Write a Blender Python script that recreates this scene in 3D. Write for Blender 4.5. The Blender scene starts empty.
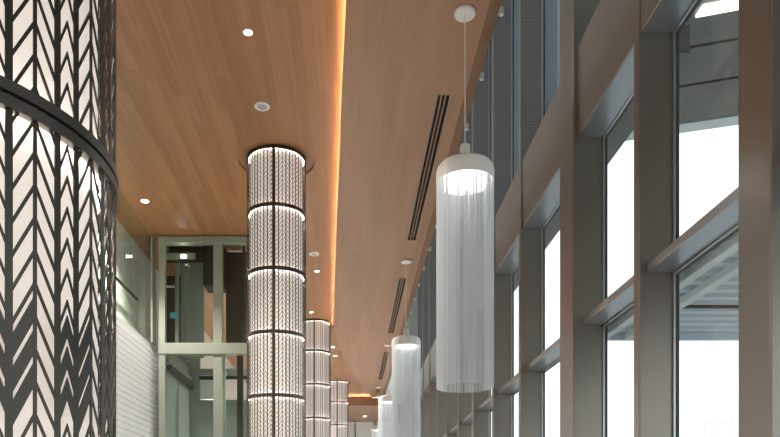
import bpy, bmesh, math, random
from mathutils import Vector, Matrix
random.seed(7)
S = bpy.context.scene
COL = S.collection
E = 1.6                       # eye height above the floor

# ------------------------------------------------------------------ camera
cam_d = bpy.data.cameras.new('camera')
cam_d.sensor_width = 36.0
cam_d.lens = 36.0 * 700.0 / 780.0
cam_d.shift_x = 40.0 / 780.0
cam_d.shift_y = 296.5 / 780.0
cam_d.clip_end = 400
cam = bpy.data.objects.new('camera', cam_d)
COL.objects.link(cam)
cam.location = (0, 0, E)
cam.rotation_euler = (math.radians(90), 0, 0)
S.camera = cam

# ------------------------------------------------------------------ sky
W = bpy.data.worlds.new('overcast_sky')
S.world = W
W.use_nodes = True
bg = W.node_tree.nodes['Background']
bg.inputs['Color'].default_value = (0.93, 0.97, 1.0, 1)
bg.inputs['Strength'].default_value = 1.15

# ------------------------------------------------------------------ exposure
S.view_settings.view_transform = 'Standard'
S.view_settings.look = 'None'
S.view_settings.gamma = 1.0
S.view_settings.use_curve_mapping = False
S.view_settings.exposure = 0.7
S.cycles.use_denoising = True
S.cycles.max_bounces = 10
S.cycles.diffuse_bounces = 5
S.cycles.transparent_max_bounces = 24
S.cycles.sample_clamp_indirect = 6.0

DOWNLIGHT_W = 520.0
COVE_E = 34.0
LED_E = 34.0
CORE_E = 0.33
DISC_E = 1.7

# ------------------------------------------------------------------ materials
def mat(name, color, rough=0.5, metal=0.0, emit=None, estr=0.0, spec=None):
    m = bpy.data.materials.new(name)
    m.use_nodes = True
    b = m.node_tree.nodes['Principled BSDF']
    b.inputs['Base Color'].default_value = (*color, 1)
    b.inputs['Roughness'].default_value = rough
    b.inputs['Metallic'].default_value = metal
    if spec is not None:
        b.inputs['Specular IOR Level'].default_value = spec
    if emit:
        b.inputs['Emission Color'].default_value = (*emit, 1)
        b.inputs['Emission Strength'].default_value = estr
    # a faint tone variation so that no surface is perfectly even
    nt = m.node_tree
    if not emit:
        tc = nt.nodes.new('ShaderNodeTexCoord')
        nz = nt.nodes.new('ShaderNodeTexNoise')
        nz.inputs['Scale'].default_value = 2.3
        nz.inputs['Detail'].default_value = 3
        mx = nt.nodes.new('ShaderNodeMix'); mx.data_type = 'RGBA'
        mx.inputs[6].default_value = (*[c * 0.94 for c in color], 1)
        mx.inputs[7].default_value = (*[min(1, c * 1.06) for c in color], 1)
        nt.links.new(tc.outputs['Object'], nz.inputs['Vector'])
        nt.links.new(nz.outputs['Fac'], mx.inputs[0])
        nt.links.new(mx.outputs[2], b.inputs['Base Color'])
    return m

def wood(name, c1, c2, plank=0.13, length=2.9, rough=0.42, tone=0.22):
    m = bpy.data.materials.new(name)
    m.use_nodes = True
    nt = m.node_tree; N = nt.nodes; L = nt.links
    b = N['Principled BSDF']
    tc = N.new('ShaderNodeTexCoord')
    sx = N.new('ShaderNodeSeparateXYZ'); L.new(tc.outputs['Object'], sx.inputs[0])
    def math_(op, a, v):
        n = N.new('ShaderNodeMath'); n.operation = op
        if hasattr(a, 'links'): L.new(a, n.inputs[0])
        else: n.inputs[0].default_value = a
        if hasattr(v, 'links'): L.new(v, n.inputs[1])
        else: n.inputs[1].default_value = v
        return n.outputs[0]
    px = math_('FLOOR', math_('DIVIDE', sx.outputs['X'], plank), 0)
    w1 = N.new('ShaderNodeTexWhiteNoise'); w1.noise_dimensions = '1D'; L.new(px, w1.inputs['W'])
    yo = math_('ADD', sx.outputs['Y'], math_('MULTIPLY', w1.outputs['Value'], length))
    py = math_('FLOOR', math_('DIVIDE', yo, length), 0)
    cb = N.new('ShaderNodeCombineXYZ'); L.new(px, cb.inputs[0]); L.new(py, cb.inputs[1])
    w2 = N.new('ShaderNodeTexWhiteNoise'); w2.noise_dimensions = '2D'; L.new(cb.outputs[0], w2.inputs['Vector'])
    mp = N.new('ShaderNodeMapping'); mp.inputs['Scale'].default_value = (26, 0.5, 26)
    L.new(tc.outputs['Object'], mp.inputs['Vector'])
    nz = N.new('ShaderNodeTexNoise'); nz.inputs['Scale'].default_value = 1.0
    nz.inputs['Detail'].default_value = 5; nz.inputs['Roughness'].default_value = 0.6
    L.new(mp.outputs[0], nz.inputs['Vector'])
    mp2 = N.new('ShaderNodeMapping'); mp2.inputs['Scale'].default_value = (5, 0.22, 5)
    L.new(tc.outputs['Object'], mp2.inputs['Vector'])
    nz2 = N.new('ShaderNodeTexNoise'); nz2.inputs['Scale'].default_value = 1.0; nz2.inputs['Detail'].default_value = 2
    L.new(mp2.outputs[0], nz2.inputs['Vector'])
    f = math_('ADD', math_('MULTIPLY', nz.outputs['Fac'], 0.55), math_('MULTIPLY', w2.outputs['Value'], tone))
    f = math_('ADD', f, math_('MULTIPLY', nz2.outputs['Fac'], 0.35))
    f = math_('SUBTRACT', f, 0.12)
    mx = N.new('ShaderNodeMix'); mx.data_type = 'RGBA'
    mx.inputs[6].default_value = (*c1, 1); mx.inputs[7].default_value = (*c2, 1)
    L.new(f, mx.inputs[0])
    L.new(mx.outputs[2], b.inputs['Base Color'])
    b.inputs['Roughness'].default_value = rough
    return m

def glass(name, tint=(0.95, 0.98, 0.97), gloss=0.10):
    m = bpy.data.materials.new(name)
    m.use_nodes = True
    nt = m.node_tree; N = nt.nodes; L = nt.links
    N.clear()
    out = N.new('ShaderNodeOutputMaterial')
    tr = N.new('ShaderNodeBsdfTransparent'); tr.inputs['Color'].default_value = (*tint, 1)
    gl = N.new('ShaderNodeBsdfGlossy'); gl.inputs['Roughness'].default_value = 0.02
    lw = N.new('ShaderNodeLayerWeight'); lw.inputs['Blend'].default_value = 0.5
    pw = N.new('ShaderNodeMath'); pw.operation = 'POWER'; pw.inputs[1].default_value = 5.0
    L.new(lw.outputs['Facing'], pw.inputs[0])
    mu = N.new('ShaderNodeMath'); mu.operation = 'MULTIPLY_ADD'; mu.inputs[1].default_value = 0.5; mu.inputs[2].default_value = gloss * 0.4
    L.new(pw.outputs[0], mu.inputs[0])
    ms = N.new('ShaderNodeMixShader')
    L.new(mu.outputs[0], ms.inputs[0]); L.new(tr.outputs[0], ms.inputs[1]); L.new(gl.outputs[0], ms.inputs[2])
    L.new(ms.outputs[0], out.inputs['Surface'])
    return m

def strand_mat(name, col=(0.88, 0.89, 0.9)):
    m = bpy.data.materials.new(name)
    m.use_nodes = True
    nt = m.node_tree; N = nt.nodes; L = nt.links
    b = N['Principled BSDF']
    b.inputs['Base Color'].default_value = (*col, 1)
    b.inputs['Roughness'].default_value = 0.45
    tl = N.new('ShaderNodeBsdfTranslucent'); tl.inputs['Color'].default_value = (*col, 1)
    ms = N.new('ShaderNodeMixShader'); ms.inputs[0].default_value = 0.5
    L.new(b.outputs[0], ms.inputs[1]); L.new(tl.outputs[0], ms.inputs[2])
    L.new(ms.outputs[0], N['Material Output'].inputs['Surface'])
    return m

M = {}
M['wood'] = wood('wood_veneer', (0.19, 0.072, 0.026), (0.53, 0.268, 0.12))
M['wood_fine'] = wood('wood_veneer_fine', (0.26, 0.132, 0.074), (0.50, 0.295, 0.182), plank=0.3, length=3.1, tone=0.1)
M['wood_edge'] = wood('wood_veneer_edge', (0.10, 0.045, 0.02), (0.30, 0.15, 0.07))
M['fin'] = mat('bronze_metal', (0.30, 0.27, 0.24), 0.3, 0.8)
M['transom'] = mat('aluminium_sky_tint', (0.40, 0.44, 0.48), 0.3, 0.75)  # pale bluish base stands in for outdoor light reflected on the undersides
M['taupe'] = mat('taupe_plaster', (0.46, 0.38, 0.32), 0.7)
M['cladding'] = mat('blue_grey_cladding', (0.23, 0.225, 0.22), 0.42, 0.3)
M['silver'] = mat('silver_aluminium', (0.62, 0.63, 0.65), 0.3, 0.9)
M['gasket'] = mat('dark_gasket', (0.05, 0.055, 0.06), 0.5)
M['glass'] = glass('clear_glass')
M['green_glass'] = glass('green_glass', (0.93, 0.97, 0.945), 0.035)
M['white'] = mat('white_paint', (0.78, 0.78, 0.76), 0.5)
M['plaster'] = mat('white_plaster', (0.84, 0.82, 0.79), 0.8)
M['slat'] = mat('white_slat_board', (0.92, 0.935, 0.95), 0.45)
M['floor'] = mat('pale_stone', (0.66, 0.63, 0.59), 0.4)
M['paving'] = mat('concrete_paving', (0.45, 0.46, 0.47), 0.8)
M['screen'] = mat('dark_bronze_screen', (0.06, 0.053, 0.046), 0.32, 0.7)
M['band'] = mat('dark_bronze_band', (0.12, 0.105, 0.095), 0.28, 0.8)
M['core'] = mat('lantern_core', (0.82, 0.78, 0.74), 0.6, 0, (1.0, 0.86, 0.76), CORE_E)
M['led'] = mat('led_strip_white', (1, 1, 1), 0.5, 0, (1.0, 0.92, 0.82), LED_E)
M['cove'] = mat('led_strip_amber', (1, 0.8, 0.5), 0.5, 0, (1.0, 0.68, 0.40), COVE_E)
M['lamp'] = mat('lamp_lens', (1, 1, 1), 0.5, 0, (1.0, 0.93, 0.82), 12.0)
M['disc'] = mat('pendant_light_disc', (1, 1, 1), 0.5, 0, (1.0, 0.97, 0.92), DISC_E)
M['strand'] = strand_mat('white_bead_strand', (0.86, 0.885, 0.91))
M['frost'] = strand_mat('frosted_board', (0.60, 0.65, 0.70))
M['shade'] = mat('pendant_shade_white', (0.88, 0.87, 0.85), 0.5)
M['black'] = mat('matte_black', (0.012, 0.012, 0.013), 0.7)
M['darkmetal'] = mat('dark_steel', (0.06, 0.058, 0.055), 0.4, 0.5)
M['lift'] = mat('pale_green_steel', (0.31, 0.335, 0.28), 0.4, 0.1)
M['liftgrey'] = mat('green_grey_panel', (0.30, 0.34, 0.31), 0.4, 0.2)
M['umber'] = mat('umber_panel', (0.07, 0.055, 0.04), 0.5)
M['canopy'] = mat('canopy_panel', (0.165, 0.165, 0.14), 0.5)
M['bluemetal'] = mat('blue_grey_sheet', (0.64, 0.74, 0.82), 0.5)
M['bluelight'] = mat('blue_light_panel', (0.78, 0.83, 0.87), 0.5)
M['tube'] = mat('light_tube', (1, 1, 1), 0.5, 0, (1, 1, 1), 3.0)
M['screenlit'] = mat('blue_display', (0.06, 0.2, 0.25), 0.4, 0, (0.12, 0.40, 0.50), 0.16)
M['farwhite'] = mat('far_white_wall', (0.90, 0.92, 0.90), 0.6)

# ------------------------------------------------------------------ mesh helpers
class MB:
    def __init__(s): s.v = []; s.f = []; s.smooth = False
    def face(s, pts):
        n = len(s.v); s.v += [tuple(p) for p in pts]; s.f.append(list(range(n, n + len(pts)))); return s
    def hexa(s, p):      # 8 points: bottom four, top four, same order
        n = len(s.v); s.v += [tuple(q) for q in p]
        for q in ((0,3,2,1),(4,5,6,7),(0,1,5,4),(1,2,6,5),(2,3,7,6),(3,0,4,7)):
            s.f.append([n + i for i in q])
        return s
    def box(s, x0, x1, y0, y1, z0, z1):
        return s.hexa([(x0,y0,z0),(x1,y0,z0),(x1,y1,z0),(x0,y1,z0),(x0,y0,z1),(x1,y0,z1),(x1,y1,z1),(x0,y1,z1)])
    def lathe(s, prof, n=48, cx=0, cy=0, closed=True, a0=0):
        # prof: list of (r, z); a full revolution, profile closed when asked
        b = len(s.v); m = len(prof)
        for i in range(n):
            a = a0 + 2 * math.pi * i / n
            for r, z in prof: s.v.append((cx + r * math.sin(a), cy - r * math.cos(a), z))
        for i in range(n):
            j = (i + 1) % n
            for k in range(m if closed else m - 1):
                k2 = (k + 1) % m
                s.f.append([b + i*m + k, b + j*m + k, b + j*m + k2, b + i*m + k2])
        return s
    def rod(s, p, q, r, n=8):
        p = Vector(p); q = Vector(q); d = (q - p).normalized()
        u = d.orthogonal().normalized(); w = d.cross(u)
        b = len(s.v)
        for c in (p, q):
            for i in range(n):
                a = 2 * math.pi * i / n
                s.v.append(tuple(c + u * (r * math.cos(a)) + w * (r * math.sin(a))))
        for i in range(n):
            j = (i + 1) % n
            s.f.append([b + i, b + j, b + n + j, b + n + i])
        s.f.append([b + i for i in range(n)][::-1]); s.f.append([b + n + i for i in range(n)])
        return s
    def prism(s, poly, z0, z1):
        b = len(s.v); n = len(poly)
        s.v += [(x, y, z0) for x, y in poly] + [(x, y, z1) for x, y in poly]
        s.f.append([b + i for i in range(n)][::-1]); s.f.append([b + n + i for i in range(n)])
        for i in range(n):
            j = (i + 1) % n; s.f.append([b + i, b + j, b + n + j, b + n + i])
        return s
    def mesh(s, name, m, bevel=0, smooth=False):
        me = bpy.data.meshes.new(name)
        bm = bmesh.new()
        vs = [bm.verts.new(v) for v in s.v]
        for f in s.f:
            try: bm.faces.new([vs[i] for i in f])
            except ValueError: pass
        bmesh.ops.remove_doubles(bm, verts=bm.verts, dist=1e-5)
        bmesh.ops.recalc_face_normals(bm, faces=bm.faces)
        if bevel:
            bmesh.ops.bevel(bm, geom=list(bm.edges), offset=bevel, segments=3, profile=0.5, affect='EDGES')
        bm.to_mesh(me); bm.free()
        me.materials.append(m)
        if bevel:
            for p in me.polygons: p.use_smooth = max(abs(c) for c in p.normal) < .999
        if smooth:
            for p in me.polygons: p.use_smooth = True
            try: me.set_sharp_from_angle(angle=math.radians(35))
            except Exception: pass
        return me
    def build(s, name, m, parent=None, bevel=0, smooth=False, loc=None):
        o = bpy.data.objects.new(name, s.mesh(name, m, bevel, smooth))
        COL.objects.link(o)
        if parent: o.parent = parent
        if loc: o.location = loc
        return o

def tag(o, label=None, cat=None, group=None, kind=None):
    if label: o['label'] = label
    if cat: o['category'] = cat
    if group: o['group'] = group
    if kind: o['kind'] = kind
    return o
def empty(name, loc, label=None, cat=None, group=None, kind=None):
    o = bpy.data.objects.new(name, None); COL.objects.link(o)
    o.empty_display_size = 0.1
    o.location = loc
    return tag(o, label, cat, group, kind)
def copy_tree(o, parent=None):
    c = o.copy(); COL.objects.link(c); c.parent = parent
    for ch in list(o.children): copy_tree(ch, c)
    return c
def filled(outer, holes, z, name, m):
    """horizontal plate with holes, seen from below"""
    me = bpy.data.meshes.new(name); bm = bmesh.new()
    for loop in [outer] + holes:
        vs = [bm.verts.new((x, y, z)) for x, y in loop]
        for i in range(len(vs)): bm.edges.new((vs[i], vs[(i + 1) % len(vs)]))
    bmesh.ops.triangle_fill(bm, use_beauty=True, use_dissolve=False, edges=list(bm.edges))
    for f in bm.faces:
        f.normal_update()
        if f.normal.z > 0: f.normal_flip()
    return me, bm
ORD = ['first', 'second', 'third', 'fourth', 'fifth', 'sixth', 'seventh', 'eighth', 'ninth', 'tenth', 'eleventh',
       'twelfth', 'thirteenth', 'fourteenth', 'fifteenth', 'sixteenth', 'seventeenth', 'eighteenth', 'nineteenth', 'twentieth',
       'twenty-first', 'twenty-second', 'twenty-third', 'twenty-fourth', 'twenty-fifth']

# ================================================================== THE SETTING
CZL = E + 5.21       # left ceiling
CZR = E + 5.13
K = 5.13 / 5.20       # right, lower ceiling panel
tag(MB().box(-7.5, 3.4, -9, 36, -0.2, 0).build('floor', M['floor']), 'pale stone floor of the hall', 'floor', kind='structure')
tag(MB().box(3.45, 60, -30, 90, -0.5, -0.2).build('ground', M['paving']), 'grey paving outside the window wall', 'ground', kind='structure')

COLS = [(-0.993, 1.6), (-1.085, 10.33), (-0.96, 19.1), (-0.50, 27.55)]
# left ceiling with a round recess over every lantern column
RC = 0.56; RD = 0.03
def circ(cx, cy, r, n=48): return [(cx + r * math.cos(2*math.pi*i/n), cy + r * math.sin(2*math.pi*i/n)) for i in range(n)]
outer = [(-7.5, -9), (0.55, -9), (0.15, 7.0), (-0.2, 17.0), (-0.2, 19.5), (0.4, 24.5), (1.75, 32.0), (1.75, 32.4), (-7.5, 32.4)]
me, bm = filled(outer, [circ(x, y, RC) for x, y in COLS], CZL, 'ceiling', M['wood'])
for x, y in COLS:
    c0 = circ(x, y, RC)
    v0 = [bm.verts.new((a, b, CZL)) for a, b in c0]; v1 = [bm.verts.new((a, b, CZL + RD)) for a, b in c0]
    for i in range(48):
        j = (i + 1) % 48
        bm.faces.new((v0[i], v0[j], v1[j], v1[i]))
    bm.faces.new(v1[::-1])
bmesh.ops.remove_doubles(bm, verts=bm.verts, dist=1e-5)
bm.to_mesh(me); bm.free(); me.materials.append(M['wood'])
ceil = bpy.data.objects.new('ceiling', me); COL.objects.link(ceil)
tag(ceil, 'warm brown wood veneer ceiling above the lantern columns', 'ceiling', kind='structure')
tag(MB().box(-7.6, 3.6, -9, 36.5, E + 11.0, E + 11.2).build('ceiling_high', M['taupe']), 'high ceiling over the glazed slot', 'ceiling', kind='structure')

# right ceiling panel, lower, its left edge swinging away at the far end
LEFT = [(0.50, -9), (-0.04, 7.07), (-0.114, 8.88), (-0.16, 10.3), (-0.275, 13.4), (-0.387, 16.93), (-0.45, 18.8), (-0.44, 19.6), (-0.36, 21.3), (-0.17, 23.8), (0.42, 27.8), (1.42, 33.4)]
LEFT = [(x * K, y * K) for x, y in LEFT]
RX = 1.50
VX0, VX1 = 1.075, 1.22
VENTS = [(8.55, 13.06), (15.15, 19.73), (22.0, 26.5), (28.6, 31.0)]
outer = LEFT + [(RX, 33.4), (RX, -9)]
holes = [[(VX0, a), (VX1, a), (VX1, b), (VX0, b)] for a, b in VENTS]
me, bm = filled(outer, holes, CZR, 'ceiling', M['wood_fine'])
vo = [bm.verts.new((x, y, CZR)) for x, y in outer]
vt = [bm.verts.new((x, y, CZR + (0.015 if i < len(LEFT) else 0.3))) for i, (x, y) in enumerate(outer)]
for i in range(len(outer)):
    j = (i + 1) % len(outer); bm.faces.new((vo[i], vo[j], vt[j], vt[i]))
# top of the lip that carries the cove light
for i in range(len(LEFT) - 1):
    (xa, ya), (xb, yb) = LEFT[i], LEFT[i + 1]
    q = [bm.verts.new(p) for p in ((xa, ya, CZR + .015), (xb, yb, CZR + .015), (xb + .34, yb - (.15 if i > 8 else 0), CZR + .015), (xa + .34, ya - (.15 if i > 8 else 0), CZR + .015))]
    bm.faces.new(q)
bmesh.ops.remove_doubles(bm, verts=bm.verts, dist=1e-5)
bm.to_mesh(me); bm.free(); me.materials.append(M['wood_fine'])
ceil2 = bpy.data.objects.new('ceiling_lower', me); COL.objects.link(ceil2)
tag(ceil2, 'lower wood ceiling panel between the amber cove and the window wall', 'ceiling', kind='structure')
tag(MB().box(RX - .10, RX + .012, -9, 33.4, CZR - .014, CZR).box(RX, RX + .012, -9, 33.4, CZR, CZR + .3).build('trim_2', M['wood_edge']), 'dark wood edge strip of the lower ceiling panel', 'trim', kind='structure')
# plenum above, so that daylight does not leak in over the panels
mb = MB().box(0.75, RX - 0.005, -9, 33.6, CZR + .28, CZR + .30)
tag(mb.build('ceiling_deck', M['plaster']), 'deck above the lower wood panel', 'ceiling', kind='structure')
tag(MB().box(-7.5, 1.5, -9, 36.4, CZL + .12, CZL + .2).build('ceiling_slab', M['taupe']), 'slab above the wood ceiling', 'ceiling', kind='structure')

# cove light strip lying on the lip of the lower panel
mb = MB()
for i in range(7):
    (xa, ya), (xb, yb) = LEFT[i], LEFT[i + 1]
    mb.hexa([(xa + .035, ya, CZR + .016), (xa + .06, ya, CZR + .016), (xb + .06, yb, CZR + .016), (xb + .035, yb, CZR + .016),
             (xa + .035, ya, CZR + .021), (xa + .06, ya, CZR + .021), (xb + .06, yb, CZR + .021), (xb + .035, yb, CZR + .021)])
tag(mb.build('cove_light', M['cove']), 'amber cove light strip along the wood ceiling step', 'light')

# far bulkhead, soffit and end wall
BY = 30.6
tag(MB().box(-7.0, 1.75, BY, BY + .15, E + 4.78, E + 5.12).box(-7.0, 2.6, BY + .15, 36, E + 4.78, E + 4.86).build('ceiling_soffit', M['wood_fine']),
    'dropped wood bulkhead and soffit at the far end', 'ceiling', kind='structure')
tag(MB().box(-6.9, 1.7, BY + .06, BY + .1, E + 5.121, E + 5.127).build('cove_light', M['cove']), 'amber strip light across the far end of the ceiling', 'light')
tag(MB().box(-7.5, 3.4, 36.0, 36.2, 0, E + 11).build('wall_back', M['farwhite']), 'pale far end wall behind the last lantern column', 'wall', kind='structure')
mb = MB()
for k in range(-4, 4): mb.box(k * 1.0 + .245, k * 1.0 + .285, 35.93, 36.0, 0, E + 4.78)
mb.box(-4, 3.3, 35.93, 36.0, E + 3.2, E + 3.25)
tag(mb.build('trim_1', M['darkmetal']), 'thin dark joints of the far end wall', 'trim', kind='structure')
tag(MB().box(-7.5, 3.4, -9.2, -9.0, 0, E + 11).build('wall_front', M['plaster']), 'plain wall behind the viewer', 'wall', kind='structure')

# left wall: white slatted lower part, recessed white wall and glass above it
LX = -3.70
mb = MB().box(LX - .15, LX - .03, -9, 36, 0, E + 3.2)
z = 0.02
while z < E + 3.10:
    mb.box(LX - .03, LX, -9, 36, z, z + .088)
    z += .1
tag(mb.build('wall_left', M['slat']), 'white horizontally slatted lower wall beside the glass lift', 'wall', kind='structure')
tag(MB().box(-4.3, -4.1, -9, 36, E + 3.0, CZL).box(-4.3, -3.72, -9, 36, E + 3.02, E + 3.16).build('wall_upper_left', M['plaster']),
    'plain white wall set back above the slatted wall', 'wall', kind='structure')

# ================================================================== WINDOW WALL
GX = 3.0                         # glass plane
TOP = E + 10.95
# y of the near face, thickness, inner x
FINS = [(4.36, .37, 2.62), (6.44, .13, 2.66), (8.225, .52, 2.62), (10.85, .14, 2.645), (12.9, .16, 2.645)]
y = 15.0
while y < 34.5:
    FINS.append((y, .15, 2.645)); y += 2.08
NF = len(FINS)
TRZ = E + 2.23; HZ = E + 4.44; SZ = E + 5.50
FIN_LABEL = {
    0: 'broad brown metal fin at the right edge, nearest the viewer',
    1: 'grey metal fin between the first and second bright panes from the right',
    2: 'deep brown metal fin between the second and third bright panes from the right',
    3: 'grey metal fin between the third and fourth bright panes from the right',
    4: 'grey metal fin just right of the nearest fringe pendant',
}
for i, (fy, th, xi) in enumerate(FINS):
    o = MB().box(xi, GX + .004, fy, fy + th, 0, TOP if i < 3 else SZ).build('mullion_fin', M['fin'], bevel=.012 if i < 6 else .008)
    if i >= 3:
        mb = MB(); z = SZ
        while z < TOP - .04:
            mb.box(xi, GX + .004, fy, fy + th, z, z + .044).box(xi + .006, GX + .004, fy + .006, fy + th - .006, z + .044, z + .05); z += .05
        mb.build('ribbed_cladding', M['cladding'], o)['label'] = 'grey ribbed cladding'
    lab = FIN_LABEL.get(i) or 'tall grey metal fin, %s along the window wall from the right' % ORD[i]
    tag(o, lab, 'fin', 'metal fins of the window wall')

bays = [(FINS[i][0] + FINS[i][1], FINS[i + 1][0]) for i in range(NF - 1)]
bays = [(-9.0, FINS[0][0])] + bays + [(FINS[-1][0] + .15, 36.0)]
for i, (a, b) in enumerate(bays):
    if i == 0: nm = 'beyond the right edge'
    # spandrel and transom pieces of the bay
    sp = MB().box(2.672, GX + .004, a, b, HZ, SZ).build('trim_%d' % (10 + i), M['fin'], bevel=.01)
    MB().box(2.69, GX - .002, a + .004, b - .004, HZ - .004, HZ + .006).build('soffit_panel', M['transom'], sp)['label'] = 'soffit plate toned pale for reflected sky'  # plate added to carry the reflected sky as a paler metal
    tag(sp,
        ('bronze spandrel beam of the %s window bay from the right' % ORD[i - 1] if i else 'bronze spandrel beam of the bay beyond the nearest brown fin'), 'beam', 'spandrel beams', 'structure')
    tag(MB().box(2.735, GX + .02, a, b, TRZ, TRZ + .085).build('trim_%d' % (40 + i), M['transom'], bevel=.006),
        ('flat metal transom of the %s window bay from the right' % ORD[i - 1] if i else 'flat metal transom of the bay beyond the nearest brown fin'), 'transom', 'transoms', 'structure')
    wl = 'tall glazed bay, %s from the right, looking out to white sky' % ORD[i - 1] if i else 'tall glazed bay beyond the nearest brown fin'
    w = empty('window_%d' % (i + 1), (GX, a, 0), wl, 'window', 'window bays', 'structure')
    g = MB(); fr = MB(); gk = MB()
    L_ = b - a
    for z0, z1 in ((0.0, TRZ), (TRZ + .085, HZ), (SZ, TOP)):
        gk.box(-.012, .014, 0, L_, z0, z0 + .03).box(-.012, .014, 0, L_, z1 - .03, z1)
        gk.box(-.012, .014, 0, .035, z0, z1).box(-.012, .014, L_ - .035, L_, z0, z1)
        fr.box(-.034, -.012, 0, L_, z0 + .006, z0 + .022).box(-.034, -.012, 0, L_, z1 - .022, z1 - .006)
        fr.box(-.034, -.012, .0, .024, z0, z1).box(-.034, -.012, L_ - .026, L_ - .004, z0, z1)
        p = MB().box(-.004, .006, .03, L_ - .03, z0 + .03, z1 - .03).build('glass_pane', M['glass'], w)
    gk.build('gasket', M['gasket'], w); fr.build('window_frame', M['silver'], w)

# exterior sun louvres outside the clerestory
for i in range(1, min(12, len(bays))):
    a, b = bays[i]
    mb = MB()
    z = SZ + .02
    while z < TOP - .3:
        mb.box(3.20, 3.225, a, b, z, z + .255); z += .27
    for yy in (a, b - .04): mb.box(GX + .016, 3.20, yy, yy + .04, SZ - .02, TOP - .05)
    o = mb.build('sun_louvre', M['frost'])
    tag(o, 'pale frosted sun louvre boards outside the upper pane, %s bay from the right' % ORD[i - 1], 'louvre', 'sun louvres')

# ================================================================== LANTERN COLUMNS
R = 0.435; RCORE = 0.392; SEG = 0.90
RINGS = [5.30 - SEG * k for k in range(0, 8)]      # above the eye; the last one is at -1.0
PHASE = 0.172
def cyl(r, a, z): return (r * math.sin(a), -r * math.cos(a), z)
def screen_panel(slits):
    mb = MB()
    n = 17; per = 2 * math.pi / n
    rows = 14; P = SEG / rows; z0, z1 = 0.0, SEG
    th = 0.003
    def bar(a, w, zb=z0, zt=z1):
        d = w / 2 / R
        mb.hexa([cyl(R, a - d, zb), cyl(R, a + d, zb), cyl(R - th, a + d, zb), cyl(R - th, a - d, zb),
                 cyl(R, a - d, zt), cyl(R, a + d, zt), cyl(R - th, a + d, zt), cyl(R - th, a - d, zt)])
    def strip(a0, za, a1, zb, t):
        poly = [(a0, za), (a1, zb), (a1, zb + t), (a0, za + t)]
        for lim, sg in ((z0, 1), (z1, -1)):          # trim the strip at the panel's ends
            new = []
            for i in range(len(poly)):
                p, q = poly[i - 1], poly[i]
                dp, dq = (p[1] - lim) * sg, (q[1] - lim) * sg
                if (dp >= 0) != (dq >= 0):
                    f = dp / (dp - dq)
                    new.append((p[0] + (q[0] - p[0]) * f, lim))
                if dq >= 0: new.append(q)
            poly = new
            if len(poly) < 3: return
        m = len(poly); base = len(mb.v)
        mb.v += [cyl(R, u, w) for u, w in poly] + [cyl(R - th, u, w) for u, w in poly]
        mb.f.append([base + i for i in range(m)]); mb.f.append([base + m + i for i in range(m)][::-1])
        for i in range(m):
            j = (i + 1) % m
            mb.f.append([base + i, base + j, base + m + j, base + m + i])
    for k in range(n):
        a = PHASE + k * per
        aw, an = a + per * 0.333, a + per * 0.833
        ae = a + per * 0.667
        bar(a, .0148); bar(ae, .0148); bar(aw, .0078)
        for r in range(-3, rows + 1):
            zb = r * P
            rel = (zb + .03) / SEG
            dense = slits and 0.28 < rel < 0.47
            t = 0.0135
            # wide chevron: left arm, right arm; narrow chevron
            strip(a, zb, aw, zb + .100, t + (.035 if dense else 0))
            strip(aw, zb + .100, ae, zb, t)
            strip(ae, zb + .02, an, zb + .084, t * .95 + (.031 if dense else 0))
            strip(an, zb + .084, a + per, zb + .02, t * .95 + (.031 if dense else 0))
    return mb
SCREEN = screen_panel(True).mesh('screen_panel', M['screen'])
SCREEN2 = screen_panel(False).mesh('screen_panel', M['screen'])
BAND = MB().lathe([(R + .007, -.026), (R + .007, -.004), (R - .004, -.003), (R - .004, .003), (R + .007, .004), (R + .007, .026), (R - .012, .026), (R - .03, .014), (R - .03, -.014), (R - .012, -.026)], 72).mesh('ring_band', M['band'], smooth=True)
CORE = MB().lathe([(RCORE, 0.0), (RCORE, SEG)], 48, closed=False).mesh('core_drum', M['core'], smooth=True)
LED = MB().lathe([(R - .020, .008), (R - .038, .008), (R - .038, .0), (R - .020, .0)], 48).mesh('led_ring', M['led'])
SEAM = MB()
for a in (0.0, math.pi):
    d = .016 / R
    SEAM.hexa([cyl(R + .006, a - d, 0), cyl(R + .006, a + d, 0), cyl(R - .012, a + d, 0), cyl(R - .012, a - d, 0),
               cyl(R + .006, a - d, SEG), cyl(R + .006, a + d, SEG), cyl(R - .012, a + d, SEG), cyl(R - .012, a - d, SEG)])
SEAM = SEAM.mesh('seam_bar', M['band'])
def link(name, mesh, parent, loc):
    o = bpy.data.objects.new(name, mesh); COL.objects.link(o); o.parent = parent; o.location = loc; return o
clab = ['huge lantern column in chevron metal screen at the left edge, nearest the viewer',
        'tall lantern column rising to the wood ceiling beside the glass lift',
        'lantern column behind the tall one, touching the ceiling by the amber cove',
        'smallest and farthest lantern column before the pale end wall']
root = empty('lantern_column', (COLS[0][0], COLS[0][1], 0), clab[0], 'column', 'lantern columns')
for k, rz in enumerate(RINGS):
    zt = E + rz
    if zt - SEG > 0:
        link('screen_panel', SCREEN, root, (0, 0, zt - SEG)); link('core_drum', CORE, root, (0, 0, zt - SEG)); link('seam_bar', SEAM, root, (0, 0, zt - SEG))
    rb = link('ring_band', BAND, root, (0, 0, zt if k else CZL + .01))
    link('led_ring', LED, rb, (0, 0, 0))
MB().lathe([(0.0, 0), (R + .02, 0), (R + .02, E - 1.0 - .02), (0.0, E - 1.0 - .02)], 48, closed=False).build('plinth', M['band'], root)
for i in (1, 2, 3):
    c = copy_tree(root)
    for q in c.children:
        if q.data is SCREEN: q.data = SCREEN2
    c.location = (COLS[i][0], COLS[i][1], 0); c['label'] = clab[i]

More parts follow.
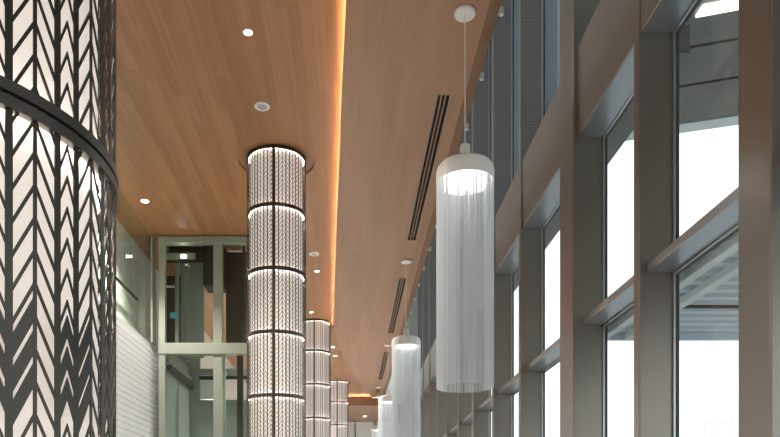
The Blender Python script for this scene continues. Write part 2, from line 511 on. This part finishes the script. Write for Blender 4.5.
# ================================================================== FRINGE PENDANTS
PR = 0.2975
def pendant():
    r = empty('fringe_pendant', (0, 0, CZR), '', 'pendant light', 'fringe pendants by the window wall')
    z = lambda h: h - 5.20
    MB().lathe([(0.0, -.002), (.112, -.002), (.112, -.022), (.10, -.034), (0.03, -.040), (0.0, -.040)], 32, closed=False).build('ceiling_rose', M['white'], r, smooth=True)
    MB().rod((0, 0, -.03), (0, 0, z(3.81)), .006).build('cord', M['white'], r)
    MB().lathe([(0.0, z(3.825)), (.046, z(3.825)), (.052, z(3.815)), (.056, z(3.64)), (0.0, z(3.64))], 32, closed=False).build('cord_cap', M['white'], r, smooth=True)
    sh = MB().lathe([(0.0, z(3.655)), (.14, z(3.645)), (.225, z(3.63)), (.265, z(3.612)), (.288, z(3.58)), (PR, z(3.54)), (PR, z(3.435)), (PR - .012, z(3.435)), (PR - .012, z(3.53)), (.25, z(3.57)), (0.0, z(3.57))], 64, closed=False).build('shade', M['shade'], r, smooth=True)
    MB().lathe([(0.0, z(3.455)), (.215, z(3.455)), (.222, z(3.465)), (.222, z(3.56)), (0.0, z(3.56))], 48, closed=False).build('light_disc', M['disc'], sh)
    mb = MB(); rnd = random.Random(3)
    for ring, (rad, n, wdt) in enumerate(((PR - .006, 220, .0034), (PR - .030, 100, .0028))):
        for i in range(n):
            if rnd.random() < .10: continue
            a = 2 * math.pi * (i + rnd.uniform(-.35, .35)) / n
            x, y = rad * math.sin(a), -rad * math.cos(a)
            zb = z(1.314) + rnd.uniform(-.003, .003)
            w2 = wdt * rnd.uniform(.55, 1.1)
            b = len(mb.v)
            for zz in (zb, z(3.445)):
                for q in range(3):
                    t = a + 2 * math.pi * q / 3
                    mb.v.append((x + w2 * math.sin(t), y - w2 * math.cos(t), zz))
            for q in range(3):
                j = (q + 1) % 3
                mb.f.append([b + q, b + j, b + 3 + j, b + 3 + q])
    f = mb.build('fringe', M['strand'], r)
    f['kind'] = 'stuff'
    return r
plab = ['largest white fringe pendant, hanging complete in front of the window wall',
        'second white fringe pendant, lower and smaller, left of the largest one',
        'small white fringe pendant half hidden behind the second one',
        'tiniest fringe pendant, farthest along the row near the end wall']
P0 = pendant()
for i, (px, py) in enumerate(((1.174, 7.145), (1.133, 14.14), (1.144, 21.1), (1.14, 28.1))):
    o = P0 if i == 0 else copy_tree(P0)
    o.location = (px, py, CZR); o.scale = (K, K, K); o['label'] = plab[i]

# ================================================================== CEILING FITTINGS
vlab = ['long three-slot ceiling diffuser left of the largest pendant', 'second three-slot ceiling diffuser, above the smaller pendant',
        'third slot diffuser, behind the second pendant', 'last slot diffuser far along the lower wood panel']
for i, (a, b) in enumerate(VENTS):
    r = empty('slot_diffuser', (VX0, a, CZR), vlab[i], 'air vent', 'slot diffusers in the lower ceiling')
    L_ = b - a; w = VX1 - VX0
    MB().box(0, w, 0, L_, .05, .054).box(0, .004, 0, L_, .0, .05).box(w - .004, w, 0, L_, .0, .05).box(0, w, 0, .004, 0, .05).box(0, w, L_ - .004, L_, 0, .05).build('plenum', M['black'], r)
    for k in (0, 1):
        x = w * (k + 1) / 3
        MB().box(x - .008, x + .008, .004, L_ - .004, -.001, .03).build('divider', M['wood_fine'], r)
    MB().box(-.008, .0, -.008, L_ + .008, -.003, .0).box(w, w + .008, -.008, L_ + .008, -.003, .0).box(0, w, -.008, 0, -.003, 0).box(0, w, L_, L_ + .008, -.003, 0).build('frame', M['fin'], r)

def downlight(x, y, z, r=.047, lit=True, label='', watts=None):
    o = empty('downlight', (x, y, z), label, 'light', 'recessed ceiling lights')
    MB().lathe([(r, -.001), (r * 1.25, -.001), (r * 1.25, -.006), (r, -.009)], 28).build('trim_ring', M['white'], o, smooth=True)
    MB().lathe([(0, -.002), (r, -.002), (r, -.005), (0, -.005)], 24, closed=False).build('lens', M['lamp'] if lit else M['shade'], o)
    if lit:
        ld = bpy.data.lights.new('lamp', 'SPOT'); ld.energy = DOWNLIGHT_W if watts is None else watts
        ld.spot_size = math.radians(110); ld.spot_blend = .6; ld.color = (1, .93, .83); ld.shadow_soft_size = r
        l = bpy.data.objects.new('lamp', ld); COL.objects.link(l); l.parent = o; l.location = (0, 0, -.03)
    return o
downlight(-3.40, 11.61, CZL, .06, True, 'brightly lit round downlight in front of the glass lift', 420)
downlight(-1.10, 7.55, CZL, .045, True, 'small round downlight in the nearest wood ceiling', 420)
downlight(-.705, 14.95, CZL, .045, True, 'small round downlight right of the tall lantern column')
downlight(-.99, 17.97, CZL, .04, True, 'small downlight just above the second lantern column from the viewer', 12)
downlight(-.527, 21.7, CZL, .05, True, 'upper of two lit downlights close to the amber cove')
downlight(-.475, 22.9, CZL, .05, True, 'lower of two lit downlights close to the amber cove')
downlight(.72, 33.9, E + 4.78, .08, True, 'lit downlight in the far dropped soffit')
for x, y, lab, wt in ((-2.6, 3.0, 'round fill downlight added in the wood ceiling behind the huge near column', 330),  # unseen downlights added to bounce more light onto the wood ceiling
                      (-2.6, -4.0, 'round fill downlight added in the wood ceiling behind the viewer', 400),
                      (.6, -4.0, 'round fill downlight added in the lower ceiling panel behind the viewer', 380),
                      (-2.6, 19.5, 'round fill downlight added unseen behind the tall lantern column, nearer the lift', 800),
                      (-2.6, 26.5, 'round fill downlight added unseen behind the tall lantern column, nearer the end wall', 1000)):
    downlight(x, y, CZL if x < 0 else CZR, .05, True, lab, wt)
for x, y, lab in ((-1.12, 8.92, 'white round ceiling speaker in front of the tall lantern column'),
                  (-.72, 13.97, 'white round ceiling speaker right of the tall lantern column')):
    o = empty('ceiling_speaker', (x, y, CZL), lab, 'speaker', 'ceiling speakers')
    MB().lathe([(.062, -.001), (.1, -.001), (.1, -.008), (.092, -.014), (.066, -.014)], 32).build('trim_ring', M['white'], o, smooth=True)
    MB().lathe([(0, -.003), (.064, -.003), (.064, -.011), (0, -.013)], 32, closed=False).build('grille', mat('speaker_grille', (.42, .42, .42), .6), o)

# small white fittings along the outer edge of the lower panel
SP = [7.2 + 1.07 * k for k in range(20)]
head = None
for k, yy in enumerate(SP):
    if head is None:
        head = empty('edge_spotlight', (0, 0, 0), '', 'spotlight', 'white spotlights on the ceiling edge')
        MB().box(0, .03, -.02, .02, -.02, .09).build('bracket', M['white'], head)
        MB().lathe([(0, -.03), (.022, -.03), (.024, -.025), (.024, .045), (.018, .05), (0, .05)], 16, cx=.045, closed=False).build('spot_head', M['white'], head, smooth=True)
        o = head
    else:
        o = copy_tree(head)
    o.location = (RX + .012, yy, CZR + .04)
    o['label'] = 'tiny white spotlight on the outer ceiling edge, %s from the top of the photo' % ORD[k]

# ================================================================== GLASS LIFT
LY = 13.05
s = LY / 700.0
X = lambda px: (px - 350) * s
Zp = lambda py: E + (515 - py) * s
r = empty('glass_lift_shaft', (-2.8, LY, 0), 'glass lift shaft in pale green steel frame left of the tall column', 'lift')
off = Vector((-2.8, LY, 0))
def lb(name, m, x0, x1, y0, y1, z0, z1, bevel=.006, parent=None):
    b = MB().box(x0 - off.x, x1 - off.x, y0 - off.y, y1 - off.y, z0, z1)
    return b.build(name, m, parent or r, bevel=bevel)
DY = 2.3
for x0, x1, y0 in ((X(158.5), X(165), LY), (X(213), X(222), LY + .02), (X(250), X(257), LY), (X(158.5), X(164), LY + DY), (X(250), X(256), LY + DY)):
    lb('post', M['lift'], x0, x1, y0, y0 + .12, 0, Zp(242) if y0 < LY + 1 else Zp(242))
for z0, z1 in ((Zp(243), CZL - .02), (Zp(354), Zp(343))):
    lb('beam', M['lift'], X(158.5), X(257), LY - .02, LY + .14, z0, z1)
    lb('beam', M['lift'], X(158.5), X(257), LY + DY - .02, LY + DY + .1, z0, z1)
    lb('beam', M['lift'], X(158.5), X(163), LY + .14, LY + DY - .02, z0, z1)
for x0, x1 in ((X(165), X(213)), (X(222), X(250))):
    for z0, z1 in ((0.05, Zp(354)), (Zp(343), Zp(243))):
        lb('glass_pane', M['green_glass'], x0, x1, LY + .05, LY + .065, z0, z1, 0)
lb('glass_pane', M['green_glass'], X(241.5), X(243), LY + .1, LY + .12, Zp(343), Zp(243), 0)
# inside the shaft, upper storey
def ins(name, m, px0, px1, py0, py1, d0, d1, bev=0):
    k = (LY + d0) / 700.0
    z1 = min(E + (515 - py0) * k, CZL - .03)
    return lb(name, m, (px0 - 350) * k, (px1 - 350) * k, LY + d0, LY + d1, max(.1, E + (515 - py1) * k), z1, bev)
ins('rear_panel', M['umber'], 166, 203, 236, 345, 2.1, 2.14)
ins('rear_panel', M['umber'], 226, 250, 236, 345, .75, .79)
ins('header_panel', M['darkmetal'], 166, 203, 240, 262, .45, .5)
ins('guide_rail', M['lift'], 175, 178.5, 236, 347, .5, .56)
ins('guide_rail', M['umber'], 243, 245, 236, 347, .4, .46)
ins('machine_box', M['black'], 203, 223, 236, 285, .22, .7)
mb = MB(); prof = []
cxp, cyp = (192.5 - 350) * (LY + .95) / 700 - off.x, .95
for i in range(44):
    a = 2 * math.pi * i / 44
    rr = .215 + (.016 if i % 2 else 0)
    prof.append((cxp + rr * math.cos(a), cyp + rr * math.sin(a)))
mb.prism(prof, Zp(345), E + (515 - 264) * (LY + .95) / 700); mb.build('ribbed_duct', M['liftgrey'], r)
ins('light_bar', M['lift'], 165, 195, 253, 259, .3, .36)
ins('light_bar_lamp', M['lamp'], 181, 186, 255, 257.5, .285, .30)
ins('bracket', M['white'], 166, 174, 285.5, 287, .45, .5)
ins('display', M['screenlit'], 170, 178, 312.5, 318, .42, .44)
# lower storey
for d0, d1 in ((.2, 1.1), (1.14, 2.1)):
    lb('side_panel', M['liftgrey'], X(160), X(164), LY + d0, LY + d1, 0.1, Zp(362))
lb('head_rail', M['lift'], X(164.2), X(167), LY + .15, LY + 2.1, Zp(360), Zp(356))
lb('head_rail', M['darkmetal'], X(164.2), X(169), LY + .15, LY + 2.1, Zp(369), Zp(363))
ins('rear_wall', M['liftgrey'], 166, 200, 352, 470, 2.1, 2.16)
ins('rear_wall', M['liftgrey'], 200, 256, 400, 470, 2.1, 2.16)
ins('rear_window', M['white'], 200, 218, 379, 399, 2.12, 2.14)
ins('lit_window_frame', M['lift'], 199, 226, 372, 375, 2.0, 2.1)
ins('lit_window_frame', M['darkmetal'], 199, 252, 376, 379, 2.0, 2.1)
ins('door_post', M['liftgrey'], 218, 225, 354, 470, 1.2, 1.3)
ins('cable_guide', M['umber'], 237, 243, 354, 470, .6, .66)

# glass above the slatted wall, left of the lift
r2 = empty('glass_screen', (LX, 4.0, E + 3.2), 'greenish glass screen above the white slatted wall', 'glass screen')
for k in range(4):
    y0 = 4.0 + 2.25 * k
    MB().box(.002, .012, y0 - 4.0 + .01, y0 - 4.0 + 2.24, .0, 2.0).build('glass_pane', M['green_glass'], r2)
MB().box(-.015, .02, 9.04, 9.28, .02, 2.0).build('end_post', M['lift'], r2)
MB().box(-.14, -.02, 7.9, 7.93, .02, 1.9).build('glass_fin', M['green_glass'], r2)
o = MB().rod((-3.95, -5, E + 4.0), (-3.95, 13, E + 4.0), .025).build('handrail', M['darkmetal'])
for k in range(7): MB().rod((-3.95, -4 + k * 2.4, E + 3.16), (-3.95, -4 + k * 2.4, E + 4.0), .015).build('post', M['darkmetal'], o)
tag(o, 'dark handrail running behind the greenish glass screen', 'handrail')

# ================================================================== OUTSIDE
# big canopy: dark panels on a slanted grid, joints rising towards the right
o = empty('roof_canopy', (3.3, 4, E + 6.0), 'dark panelled canopy soffit outside the upper panes', 'canopy')
yf = lambda x: 11.03 - .3 * (x - 5.2)             # far edge
lines = [0.0, .34, 1.4, 2.3, 3.3, 4.3, 5.3, 8, 12, 18, 25, 32]  # the last long panels run on out of view to darken the fins' reflections
for k in range(len(lines) - 1):
    a, b = lines[k] + .03, lines[k + 1] - .03
    P = [(3.3, yf(3.3) - b), (13, yf(13) - b), (13, yf(13) - a), (3.3, yf(3.3) - a)]
    MB().prism([(x - 3.3, y - 4) for x, y in P], 0.0, .06).build('soffit_panel', M['canopy'] if k else M['bluelight'], o)
P = [(3.3, yf(3.3) - 32), (13, yf(13) - 32), (13, yf(13)), (3.3, yf(3.3))]
MB().prism([(x - 3.3, y - 4) for x, y in P], .05, .5).build('canopy_body', M['darkmetal'], o)
P = [(4.15, yf(4.15) - 3.12), (7, yf(7) - 3.12), (7, yf(7) - 2.94), (4.15, yf(4.15) - 2.94)]
MB().prism([(x - 3.3, y - 4) for x, y in P], -.03, .0).build('light_tube', M['tube'], o)
o = MB().box(3.13, 3.40, 7.0, 36, E + 4.62, E + 4.9).build('eaves_overhang', M['canopy'])
tag(o, 'narrow grey eaves running along the outside of the glass', 'overhang')

# low corrugated entrance canopy
o = empty('entrance_canopy', (3.12, 3.0, E + 2.28), 'low blue-grey corrugated canopy outside, behind the transoms', 'canopy')
mb = MB().box(0, 7, 0, 5.9, .04, .12); y = 0.05
while y < 5.7:
    mb.hexa([(0, y + .03, 0), (7, y + .03, 0), (7, y + .13, 0), (0, y + .13, 0), (0, y, .041), (7, y, .041), (7, y + .16, .041), (0, y + .16, .041)])
    y += .25
mb.build('corrugated_sheet', M['bluemetal'], o)
for x in (.02, .34, 4.6): MB().box(x, x + .1, 0, 5.85, -.07, .0).build('rib_beam', M['bluelight'], o)
MB().box(0, 7, 5.86, 5.92, -.06, .14).build('edge_trim', M['bluemetal'], o)
MB().box(0, 7, 4.6, 4.64, -.03, .0).build('cross_beam', M['darkmetal'], o)

# faint goal-like frames far outside
for k, px in enumerate((705, 720)):
    d = 26.0
    x0 = (px - 350) * d / 700; x1 = (px + 12 - 350) * d / 700
    z1 = E + (515 - (423 - 0)) * d / 700
    o = MB().rod((x0, d, -.2), (x0, d, z1), .02).rod((x1, d, -.2), (x1, d, z1 + .1), .02).rod((x0, d, z1), (x1, d, z1 + .1), .02).build('outdoor_frame', M['bluemetal'])
    tag(o, ('left' if k == 0 else 'right') + ' one of two thin pale frames standing far outside the glass', 'frame', 'pale frames outside')
